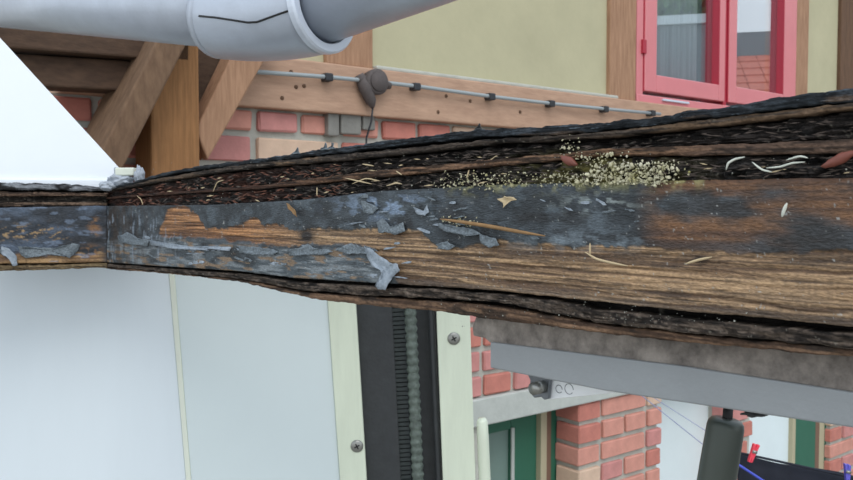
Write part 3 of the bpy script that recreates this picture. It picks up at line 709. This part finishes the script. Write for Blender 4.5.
def lface(X, Y, S, Hh):
    p = fbm(S*30, Hh*60, 251, 5); C = mixc(L(42, 48, 56), L(84, 98, 116), sst(.35, .7, p)); C = mixc(C, L(30, 31, 34), sst(.55, .7, fbm(S*40, Hh*120, 252, 4))*.6)
    sp_ = sst(.58, .70, fbm((S+Hh*.8)*130, (Hh-S*.35)*420, 253, 3))*np.exp(-((Y-233)/7)**2)*(1-sst(62, 75, X)); C = mixc(C, L(158, 130, 92), np.clip(sp_*1.2, 0, 1))
    bare = sst(-1.5, 1.5, Y-254+(fbm(S*90, Hh*90, 254, 4)-.5)*12)*(1-sst(98, 110, X)); wd = mixc(L(120, 88, 56), L(190, 152, 104), sst(.3, .7, fbm(S*20, Hh*500, 255, 4)))
    C = mixc(C, wd, bare*.85)
    rust = np.exp(-((X-92)/6)**2-((Y-221)/5)**2)+np.exp(-((X-95)/6)**2-((Y-231)/5)**2)+.8*np.exp(-((X-90)/12)**2-((Y-251)/6)**2); C = mixc(C, L(150, 108, 66), np.clip(rust*1.3-.1, 0, .9)*sst(.42, .58, fbm(S*120, Hh*200, 256, 4)))
    C = mixc(C, L(118, 134, 156), sst(.6, .7, fbm(S*60, Hh*260, 257, 4))*.6)
    return mixc(C, L(40, 34, 30), sst(98, 112, X)*.6)  # darkness toward the rail corner painted into the colour
layer('face_board', G, np.arange(-90, 107.5, .8), c_({-90: 209.5, 113: 205.5}), c_({-90: 265, 60: 263, 113: 262}), .004, .02, 60, lface, lambda X, Y, S, Hh: (fbm(S*120, Hh*160, 261, 5)-.5)*.0022, rail2, M['rail_face'], jag=.5, seed=262)
layer('lamina', G, xl, c_({-90: 266, 60: 264.5, 113: 263}), c_({-90: 273, 0: 271, 113: 267.5}), .0025, .02, 7, strandy(L(60, 48, 38), L(130, 112, 84), 271, 20, 700), rough(.0014, 160, 272, .2), rail2, M['ply'], jag=1, seed=273)

# ---------------------------------------------------------------- peeled paint film and debris
def flake(pl, outline, off, m, parent, name='paint_flake', curl=.003, seed=0, n=None):
    """a thin curled piece: subdivided outline lifted off the board"""
    P2 = np.array(outline, float); c = P2.mean(0)
    # densify the outline with small raggedness
    out = []
    r = random.Random(seed)
    for i in range(len(P2)):
        a, b = P2[i], P2[(i+1) % len(P2)]; m_ = max(1, int(np.linalg.norm(b-a)/2.5))
        for j in range(m_):
            q = a+(b-a)*j/m_
            if j: q = q+np.array([r.uniform(-.6, .6), r.uniform(-.6, .6)])
            out.append(q)
    out = np.array(out); rings = [1.0, .66, .33]; V = []; k = len(out)
    for ri, s in enumerate(rings):
        q = c+(out-c)*s
        lift = curl*(s**2)*(.4+.6*np.sin(np.arange(k)*2*math.pi/k*2+seed)**2)
        V.append(pl.at(q[:, 0], q[:, 1], off)+pl.n*lift[:, None])
    V.append(pl.at(c[0:1], c[1:2], off)); V = np.vstack(V); Fc = []
    for ri in range(2):
        for i in range(k): Fc.append((ri*k+i, ri*k+(i+1) % k, (ri+1)*k+(i+1) % k, (ri+1)*k+i))
    for i in range(k): Fc.append((2*k+i, 2*k+(i+1) % k, 3*k))
    o = mesh_obj(name, V, Fc, m, parent, smooth=True); so_ = o.modifiers.new('solid', 'SOLIDIFY'); so_.thickness = .0004
    return o
YLf = lambda x: float(YL1(x)) if x < 360 else 240.0
fl = [([(366, 246), (374, 249), (381, 256), (390, 262), (400, 264), (402, 270), (396, 275), (391, 282), (388, 290), (380, 289), (376, 286), (383, 277), (382, 270), (374, 266), (368, 256)], 'film_pale'),
      ([(240, 246), (258, 247), (274, 249), (279, 252), (274, 255), (256, 255), (240, 253)], 'film'),
      ([(288, 250), (300, 248), (308, 244), (316, 248), (326, 249), (334, 252), (322, 255), (304, 255), (290, 256)], 'film'),
      ([(334, 250), (344, 246), (352, 243), (362, 247), (374, 250), (380, 256), (366, 254), (348, 254)], 'film'),
      ([(150, 240), (170, 244), (190, 247), (214, 246), (232, 247), (230, 251), (204, 250), (176, 249), (152, 245)], 'film_pale'),
      ([(414, 207), (424, 211), (428, 205), (430, 212), (426, 216), (418, 214)], 'film_pale'),
      ([(377, 222), (384, 218), (388, 227), (396, 226), (404, 222), (406, 231), (396, 235), (386, 232), (380, 233)], 'film'),
      ([(438, 223), (456, 226), (474, 229), (482, 234), (468, 236), (448, 232), (440, 228)], 'film'),
      ([(436, 244), (448, 241), (456, 246), (450, 250), (440, 249)], 'film'),
      ([(362, 200), (372, 204), (380, 208), (374, 214), (364, 212)], 'film'),
      ([(480, 234), (496, 238), (500, 245), (490, 248), (482, 243)], 'film'),
      ([(118, 236), (128, 232), (138, 238), (150, 240), (148, 246), (132, 245), (120, 242)], 'film')]
for i, (ol, m) in enumerate(fl): flake(FP, ol, .0052, M[m], rail1, curl=.0022 if i == 0 else .0009, seed=i*3+1)
fl2 = [([(18, 246), (34, 247), (56, 248), (72, 243), (80, 245), (78, 251), (70, 258), (62, 256), (48, 254), (38, 257), (26, 258), (20, 253)], 'film'),
       ([(2, 246), (10, 249), (17, 256), (18, 265), (13, 266), (8, 258), (0, 252)], 'film_pale'),
       ([(-30, 247), (-6, 246), (2, 250), (-4, 256), (-26, 257)], 'film')]
for i, (ol, m) in enumerate(fl2): flake(G, ol, .0052, M[m], rail2, curl=.002, seed=60+i)
frg = random.Random(42)
for i in range(52):
    if i < 30: x = frg.uniform(122, 408); y = frg.uniform(YLf(x), float(FB(x))-4)
    elif i < 43: x = frg.uniform(355, 470); y = frg.uniform(196, 232)
    else: x = frg.uniform(520, 640); y = frg.uniform(195, 245)
    a = frg.uniform(2.5, 10); b = frg.uniform(.8, 2.2); k_n = frg.randint(5, 8); ph = frg.uniform(-.3, .5)
    ol = []
    for j in range(k_n):
        th = 2*math.pi*j/k_n; q = frg.uniform(.55, 1.15); ox, oy = a*q*math.cos(th), b*q*math.sin(th)
        ol.append((x+ox*math.cos(ph)-oy*math.sin(ph), y+ox*math.sin(ph)+oy*math.cos(ph)))
    flake(FP, ol, .0046, M[frg.choice(['film', 'film', 'film_pale'])], rail1, curl=frg.uniform(.0001, .0006), seed=200+i)
# little tufts of lifted bitumen on the top edge
for i, (x, y, s) in enumerate([(298, 152, 4.5), (326, 148, 5), (333, 147, 4), (480, 127.5, 4)]):
    o = flake(FP, [(x-s, y+2), (x-s*.7, y), (x-s*.2, y-.8), (x+s*.1, y-s*1.1), (x+s*.5, y-s*.9), (x+s*.45, y), (x+s, y+2)], .004, M['film'] if i < 3 else M['rubber'], rail1, curl=.002, seed=90+i)
    o.name = 'lifted_tuft'
# dry bits: things lying on or caught in the rail
def wisp(pts, r, m, name, label, cat, group=None, off=.006, taper=True, pl=None):
    pl = pl or FP; P = np.array([pl.at(np.float64(x), np.float64(y), off+rng.uniform(0, .002)) for x, y in pts])
    t = np.linspace(0, len(P)-1, max(8, 4*len(P))); Q = np.array([np.interp(t, range(len(P)), P[:, i]) for i in range(3)]).T
    for _ in range(2): Q[1:-1] = (Q[:-2]+2*Q[1:-1]+Q[2:])/4
    rr = r*(1-.75*np.abs(np.linspace(-1, 1, len(Q)))**3) if taper else r
    o = tube(name, Q, rr, m, None, 8); tag(o, label, cat, group); return o
wisp([(440, 219), (462, 222), (488, 226), (515, 231), (545, 236)], .0013, M['twig'], 'twig', 'brown twig lying across the dark paint, lichen at its left end', 'twig')
wisp([(726, 170), (728, 163), (735, 159), (745, 157)], .0006, M['straw_w'], 'plant_fibre', 'pale curled fibre arching over the dark ply above the rusty stain', 'fibre', 'plant fibres on the ledge')
wisp([(766, 168), (780, 167), (792, 163), (805, 162)], .0005, M['straw_w'], 'plant_fibre', 'pale thick fibre lying on the ledge beside the reddish husk', 'fibre', 'plant fibres on the ledge')
wisp([(786, 160), (800, 156), (808, 158)], .0005, M['straw_w'], 'plant_fibre', 'short pale fibre lying just above the thick one at far right', 'fibre', 'plant fibres on the ledge')
wisp([(752, 162), (762, 170), (772, 172)], .0005, M['straw_w'], 'plant_fibre', 'thin pale fibre left of the thick one, curled on the ledge', 'fibre', 'plant fibres on the ledge')
wisp([(782, 217), (784, 210), (787, 203)], .0009, M['straw_w'], 'paint_chip', 'white upright chip stuck on the rusty face at far right', 'chip')
wisp([(585, 252), (596, 259), (612, 263), (628, 266)], .0007, M['straw'], 'wood_splinter', 'straw coloured splinter lifting from the bare wood at centre right', 'splinter', 'splinters on the bare wood')
wisp([(590, 243), (590, 255)], .0006, M['straw'], 'wood_splinter', 'thin upright splinter crossing the paint edge at centre right', 'splinter', 'splinters on the bare wood')
wisp([(685, 264), (698, 260), (712, 257)], .0007, M['straw'], 'wood_splinter', 'short splinter beside the dark knot on the right', 'splinter', 'splinters on the bare wood')
k_ = [([(345, 178), (358, 181), (372, 184)], 'longest straw wisp on the left ledge'), ([(352, 184), (366, 178), (380, 181)], 'arched straw wisp on the left ledge'),
      ([(362, 164), (374, 166)], 'straw wisp caught high in the ply near centre left'), ([(386, 186), (396, 183), (402, 184)], 'straw wisp just left of the lichen'),
      ([(317, 187), (317, 196)], 'short upright pale wisp on the ledge at centre left'), ([(213, 192), (217, 182), (224, 180)], 'bent pale wisp in the reddish rotten ply'),
      ([(137, 196), (141, 199), (143, 205)], 'small pale wisp close to the corner'), ([(396, 171), (402, 175)], 'tiny straw wisp on the brown lamina'),
      ([(467, 178), (469, 170)], 'upright straw stalk rising from the lichen')]
for p, lb in k_: wisp(p, .0005, M['straw'], 'straw_wisp', lb, 'straw', 'straw wisps on the rail')
def seed_blob(pl, x, y, rx, ry, ang, m, name, label, cat, off=.006):
    c = pl.at(np.float64(x), np.float64(y), off); px = np.linalg.norm(c-EYE)/F
    bm = bmesh.new(); bmesh.ops.create_icosphere(bm, subdivisions=3, radius=1)
    V = []
    for v in bm.verts:
        q = v.co; a = q.x*rx*(1-.25*q.x*q.z); b = q.z*ry*(1-.3*abs(q.x)); d = q.y*min(rx, ry)*.7
        k = 1+.08*math.sin(q.x*9)*math.cos(q.z*7)
        ca, sa = math.cos(ang), math.sin(ang); V.append(c+(pl.u*(a*ca-b*sa)+pl.v*(a*sa+b*ca)+pl.n*d)*px*k)
    Fc = [tuple(x.index for x in f.verts) for f in bm.faces]; bm.free()
    o = mesh_obj(name, V, Fc, m, None, smooth=True); fixn(o); tag(o, label, cat); return o
sgn = 1 if FP.u[0] > 0 else -1
seed_blob(FP, 569, 161, 11, 4.5, -.35*sgn, M['husk'], 'bud_husk', 'reddish brown pointed husk lying above the lichen patch', 'husk', .007)
seed_blob(FP, 840, 159, 17, 5, .45*sgn, M['husk'], 'bud_husk', 'reddish brown husk on the ledge at the right edge', 'husk', .006)
flake(FP, [(287, 203), (290, 204), (297, 212), (298, 217), (294, 214), (289, 209)], .006, M['twig'], None, 'wood_chip', .001, 3)
tag(bpy.data.objects['wood_chip'], 'small brown wood chip stuck to the dark paint at left centre', 'chip')
o = flake(FP, [(499, 199), (506, 196), (514, 197), (519, 200), (512, 201), (508, 205), (505, 208), (504, 203)], .006, M['straw'], None, 'leaf_fragment', .002, 5)
tag(o, 'curled tan leaf fragment on the dark paint above the twig', 'leaf fragment')
# lichen crumbs
def crumbs(name, label, boxes, count, m, par=None, seed=1):
    r = np.random.RandomState(seed); V = []; Fc = []
    ico = bmesh.new(); bmesh.ops.create_icosphere(ico, subdivisions=1, radius=1)
    iv = np.array([v.co[:] for v in ico.verts]); fi = [tuple(x.index for x in f.verts) for f in ico.faces]; ico.free()
    for (x0, x1, y0, y1, wgt, sz) in boxes:
        for _ in range(int(count*wgt)):
            x = r.uniform(x0, x1); t = r.uniform(0, 1); y = y0+(y1-y0)*t+r.normal(0, .8)
            env = math.sin(math.pi*(x-x0)/(x1-x0))
            if r.rand() > .25+.75*env: continue
            c = FP.at(np.float64(x), np.float64(y), .0035+r.uniform(0, .003)); s = np.linalg.norm(c-EYE)/F*sz*min(1.9, .55*math.exp(r.normal(0, .5)))
            b = len(V); vv = c+iv*s*r.uniform(.4, 1.35, (len(iv), 3)); V += vv.tolist(); Fc += [tuple(i+b for i in q) for q in fi]
    o = mesh_obj(name, V, Fc, m, par, smooth=False); return tag(o, label, 'lichen' if par is None else None, kind='stuff')
crumbs('lichen', 'yellow green lichen crumbs along the ledge, thickest at centre right', [(590, 680, 164, 184, 2.0, 1.5), (560, 630, 152, 168, .5, 1.2), (545, 670, 174, 186, 1.2, 1.5), (440, 600, 172, 186, .9, 1.2), (430, 520, 178, 190, .5, 1.0), (440, 478, 216, 226, .35, 1.3), (560, 580, 135, 150, .15, 1.0), (618, 690, 160, 184, .6, 1.3)], 300, M['lichen'], seed=5)
crumbs('pale_grit', 'pale grit and dust specks scattered over the rail', [(300, 853, 185, 320, .7, .4), (150, 853, 155, 200, 1.2, .5), (130, 420, 205, 275, .5, .4), (440, 760, 296, 330, .7, .6), (520, 660, 256, 300, .15, .8)], 260, M['grit'], rail1, seed=6)
bpy.data.objects['pale_grit']['label'] = 'pale grit and dust specks'

# sealant lump and clip at the corner
def lump(c, r3, m, name, parent, seed):
    bm = bmesh.new(); bmesh.ops.create_icosphere(bm, subdivisions=4, radius=1); vs = np.array([v.co[:] for v in bm.verts])
    k = 1+.45*(fbm(vs[:, 0]*3+5, vs[:, 2]*3+vs[:, 1]*2+7, seed, 4)-.5)*2
    V = np.asarray(c)+vs*np.array(r3)*k[:, None]; Fc = [tuple(x.index for x in f.verts) for f in bm.faces]; bm.free()
    o = mesh_obj(name, V, Fc, m, parent, smooth=True); fixn(o); return o
sl = lump(cpt(120, 181, .985), (.016, .010, .008), M['sealant'], 'sealant_lump', None, 3); tag(sl, 'lumpy grey white sealant on the corner where the rails meet', 'sealant')
lump(cpt(107, 186, .975), (.010, .008, .005), M['sealant'], 'smear', sl, 5); lump(cpt(139.5, 176, .97), (.0055, .006, .011), M['sealant'], 'ragged_end', sl, 7)
Pk = Plane(cpt(126, 172, .985), (0, -1, 0))
clp = fbox('plastic_clip', Pk, -.011, .011, -.0045, .005, -.008, .006, M['seam'], None, .0015); tag(clp, 'small cream plastic block set in the corner sealant', 'clip')
fbox('end_cap', Pk, -.013, -.009, -.005, .0055, -.006, .0045, M['sealant'], clp, .001)

# ---------------------------------------------------------------- grey hatch bar, bracket, strut
hbar = empty('hatch_bar', 'grey hatch frame bar below the rail, upper strip weathered and stained', 'frame bar', FP.at(490., 360., -.02))
def fq(name, pts, off, th, m, parent, bev=.001):
    P = FP.at(np.array([p[0] for p in pts], float), np.array([p[1] for p in pts], float), off); return prism(name, P, -FP.n*th, m, parent, bev)
fq('upper_strip', [(476, 316), (600, 331), (700, 342), (853, 354), (1120, 385), (1120, 446), (853, 393), (685, 367), (560, 352), (490, 343), (484, 338), (473, 336), (472, 327)], -.014, .012, M['bar_dirty'], hbar)
tag(bpy.data.objects['upper_strip'], 'weathered brownish grey strip')
fq('lower_bar', [(490, 342), (685, 366.5), (853, 392.5), (1120, 445), (1120, 497), (853, 428), (605, 391), (490, 368)], -.012, .018, M['bar'], hbar)
tag(bpy.data.objects['lower_bar'], 'smooth grey painted bar')
bk = empty('hinge_bracket', 'small zinc bracket under the left end of the grey bar', 'bracket', FP.at(538., 398., -.02))
fq('plate', [(526, 372), (550, 377), (548, 399), (544, 400), (541, 397), (534, 398), (529, 392), (530, 380)], -.030, .003, M['zinc'], bk, .0006)
c0 = FP.at(537., 388., -.024); tube('pin', [c0-FP.n*.006, c0+FP.n*.004], .0042, M['steel'], bk, 18)
wpz = empty('white_plate', 'white plastic wedge plate with faint ring, beside the zinc bracket', 'plate', FP.at(580., 396., -.04))
fq('body', [(549, 374), (640, 387), (628, 391.5), (549, 399.5)], -.034, .004, M['plastic_w'], wpz, .0006)
for (x, y, r) in ((569, 389, .0034), (559, 389, .0026)):
    c = FP.at(np.float64(x), np.float64(y), -.0339); P = [c+FP.u*math.cos(t)*r+FP.v*math.sin(t)*r for t in np.linspace(0, 2*math.pi*.9, 24)]
    tube('embossed_ring', P, .00022, M['zinc'], wpz, 6)
gs = empty('gas_strut', 'dark olive gas strut cylinder hanging below the grey bar', 'strut', cpt(715, 500, .46))
ax = [(728.5, 405), (727.5, 418), (727, 423)]
tube('rod', [cpt(x, y, .47) for x, y in ax], .0028, M['black'], gs, 14)
yy_ = [418, 419.5, 422.5, 427, 460, 520, 640]; rr = [.0055, .0085, .0098, .0103, .0106, .0106, .0106]
tube('cylinder', [cpt(726.5-(y-420)*.165, y, .47) for y in yy_], rr, M['strut'], gs, 40)
gr = lump(cpt(757, 413, .44), (.008, .004, .0022), M['rubber'], 'grime_lump', None, 9); tag(gr, 'black grime clinging under the grey bar right of the strut', 'grime')

# ---------------------------------------------------------------- washing line
def lin_(pts, r, m, name, label, cat):
    o = tube(name, [cpt(x, y, Y) for x, y, Y in pts], r, m, None, 8); return tag(o, label, cat)
lin_([(520, 300, 2.0), (636, 391, 1.9), (706, 447, 1.85), (760, 492, 1.8)], .0011, M['line'], 'washing_line', 'lower thin bluish line crossing the white door toward the strut', 'line')
lin_([(560, 330, 2.0), (645, 392, 1.9), (706, 431, 1.85), (780, 478, 1.8)], .0009, M['line'], 'washing_line', 'upper thin bluish line crossing the white door toward the strut', 'line')
xs_ = np.linspace(738, 900, 60); V = []
for i, x in enumerate(xs_):
    yt = 452+(x-738)*.225+2.5*math.sin((x-738)/22)
    for j, y in enumerate(np.linspace(0, 1, 8)): V.append(cpt(x, yt+y*110, 1.5+.012*math.sin(i*.7+j*.5)*y))
Fc = [(i*8+j, i*8+j+1, (i+1)*8+j+1, (i+1)*8+j) for i in range(59) for j in range(7)]
cl = mesh_obj('hanging_cloth', V, Fc, M['cloth'], smooth=True); cl.modifiers.new('s', 'SOLIDIFY').thickness = .003; tag(cl, 'black cloth hanging on the washing line at lower right', 'cloth')
lin_([(730, 450, 1.49), (738, 452.5, 1.49), (800, 466, 1.49), (900, 488, 1.49)], .0022, M['cloth'], 'washing_line', 'dark cord carrying the black cloth at lower right', 'cord')
lin_([(734, 462, 1.45), (742, 467, 1.45), (765, 482, 1.45), (800, 505, 1.45)], .0022, M['blue'], 'blue_cord', 'bright blue cord slanting in front of the black cloth', 'cord')
def peg(x, y, dx, dy, Y, m, label):
    c = cpt(x, y, Y); e = cpt(x+dx, y+dy, Y); s = cpt(x+4, y+1, Y)-c; r = empty('clothes_peg', label, 'peg', e)
    for k in (0, 1):
        P = [c+s*k*.9, c+s*(k*.9+.7), e+s*(.15+k*.25+.7), e+s*(.15+k*.25)]
        prism('jaw', P, np.array([0, .008, 0]), m, r, .001)
    tube('spring', [(c*.6+e*.4)+s*.2, (c*.6+e*.4)+s*1.3], .003, M['steel'], r, 10)
peg(754, 444, -6, 18, 1.46, M['peg_red'], 'red clothes peg clipped to the black cloth'); peg(845, 464, 1, 18, 1.46, M['peg_violet'], 'violet clothes peg at the lower right corner')

# ---------------------------------------------------------------- ground and the neighbour that the panes mirror
g = mesh_obj('floor', [(-15, -15, 0), (25, -15, 0), (25, 15, 0), (-15, 15, 0), (-15, -15, -.2), (25, -15, -.2), (25, 15, -.2), (-15, 15, -.2)],
             [(0, 1, 2, 3), (7, 6, 5, 4), (0, 4, 5, 1), (1, 5, 6, 2), (2, 6, 7, 3), (3, 7, 4, 0)], M['ground']); tag(g, 'courtyard ground', kind='structure')
def NBP(x):
    p = Plane((x, 5, 0), (-1, 0, 0)); p.u = np.array([0, 1.0, 0]); p.v = UPW; return p
br_ = empty('backdrop', 'added unseen pale boarded shed mirrored in the left pane of the red window', 'backdrop', (9.6, 1, 0))  # added out of view: its duller reflection lets the curtain show in the pane
for i in range(12):
    yb = -2.2+i*.5; V, Fc = box_vf(NBP(9.6), yb-5, yb-5+.499, 0, 5.0, -.05, rng.uniform(0, .01)); o = mesh_obj('board', V, Fc, M['greywall'], br_); fixn(o)
fixn(mesh_obj('fascia', *box_vf(NBP(9.6), -7.3, -1.15, 5.0, 5.12, -.08, .06), M['white_render'], br_))
def crown(name, label, c, R3, n, seed):
    r = np.random.RandomState(seed); V = []; Fc = []
    for _ in range(n):
        d = r.normal(size=3); d /= np.linalg.norm(d); p = np.array(c)+d*np.array(R3)*r.uniform(.45, 1)**.5; a = r.normal(size=3); a /= np.linalg.norm(a); b_ = np.cross(a, d); b_ /= np.linalg.norm(b_)+1e-6
        k = len(V); V += [p-a*.08, p+b_*.045, p+a*.08, p-b_*.045]; Fc.append((k, k+1, k+2, k+3))
    e = empty(name, label, 'tree', (c[0], c[1], 0)); o = mesh_obj('foliage', V, Fc, M['leafc'], e); o['kind'] = 'stuff'
    tube('trunk', [(c[0], c[1], 0), (c[0]+.05, c[1], c[2])], [.16, .08], M['stud_dark'], e, 12)
crown('tree', 'leafy tree behind the shed, mirrored at the top of the left pane', (12.5, 3.6, 6.2), (1.0, .9, .8), 2600, 3)
crown('tree', 'leafy tree behind the grey wall, mirrored in the right pane', (14, 6.6, 6.4), (.9, .7, 1.1), 2600, 4)
nb_ = empty('neighbour_house', 'low house with red tiled roof and grey upper wall, mirrored in the window', 'house', (9.5, 4, 0))
nb_wall = mesh_obj('wall', *join_vf([box_vf(NBP(9.5), -.9, 6, 0, 3.9, -3.5, 0)]), M['white_render'], nb_); fixn(nb_wall)
rf = []
for r_ in range(6):
    for c in range(24):
        y = 4.1+c*.25; x0 = 9.3+r_*.30; z0 = 3.92+r_*.145
        V = [(x0, y, z0+.03), (x0+.34, y, z0+.17), (x0+.34, y+.24, z0+.17), (x0, y+.24, z0+.03), (x0, y, z0), (x0+.34, y, z0+.14), (x0+.34, y+.24, z0+.14), (x0, y+.24, z0)]
        rf.append((V, [(0, 1, 2, 3), (7, 6, 5, 4), (0, 4, 5, 1), (1, 5, 6, 2), (2, 6, 7, 3), (3, 7, 4, 0)]))
o = mesh_obj('roof_tiles', *join_vf(rf), M['tile'], nb_); o['kind'] = 'stuff'; fixn(o)
uw = mesh_obj('upper_wall', *join_vf([box_vf(NBP(11.1), -.9, 6, 3.9, 5.15, -1.5, 0)]), M['greywall'], nb_); fixn(uw)
bpy.context.view_layer.update()
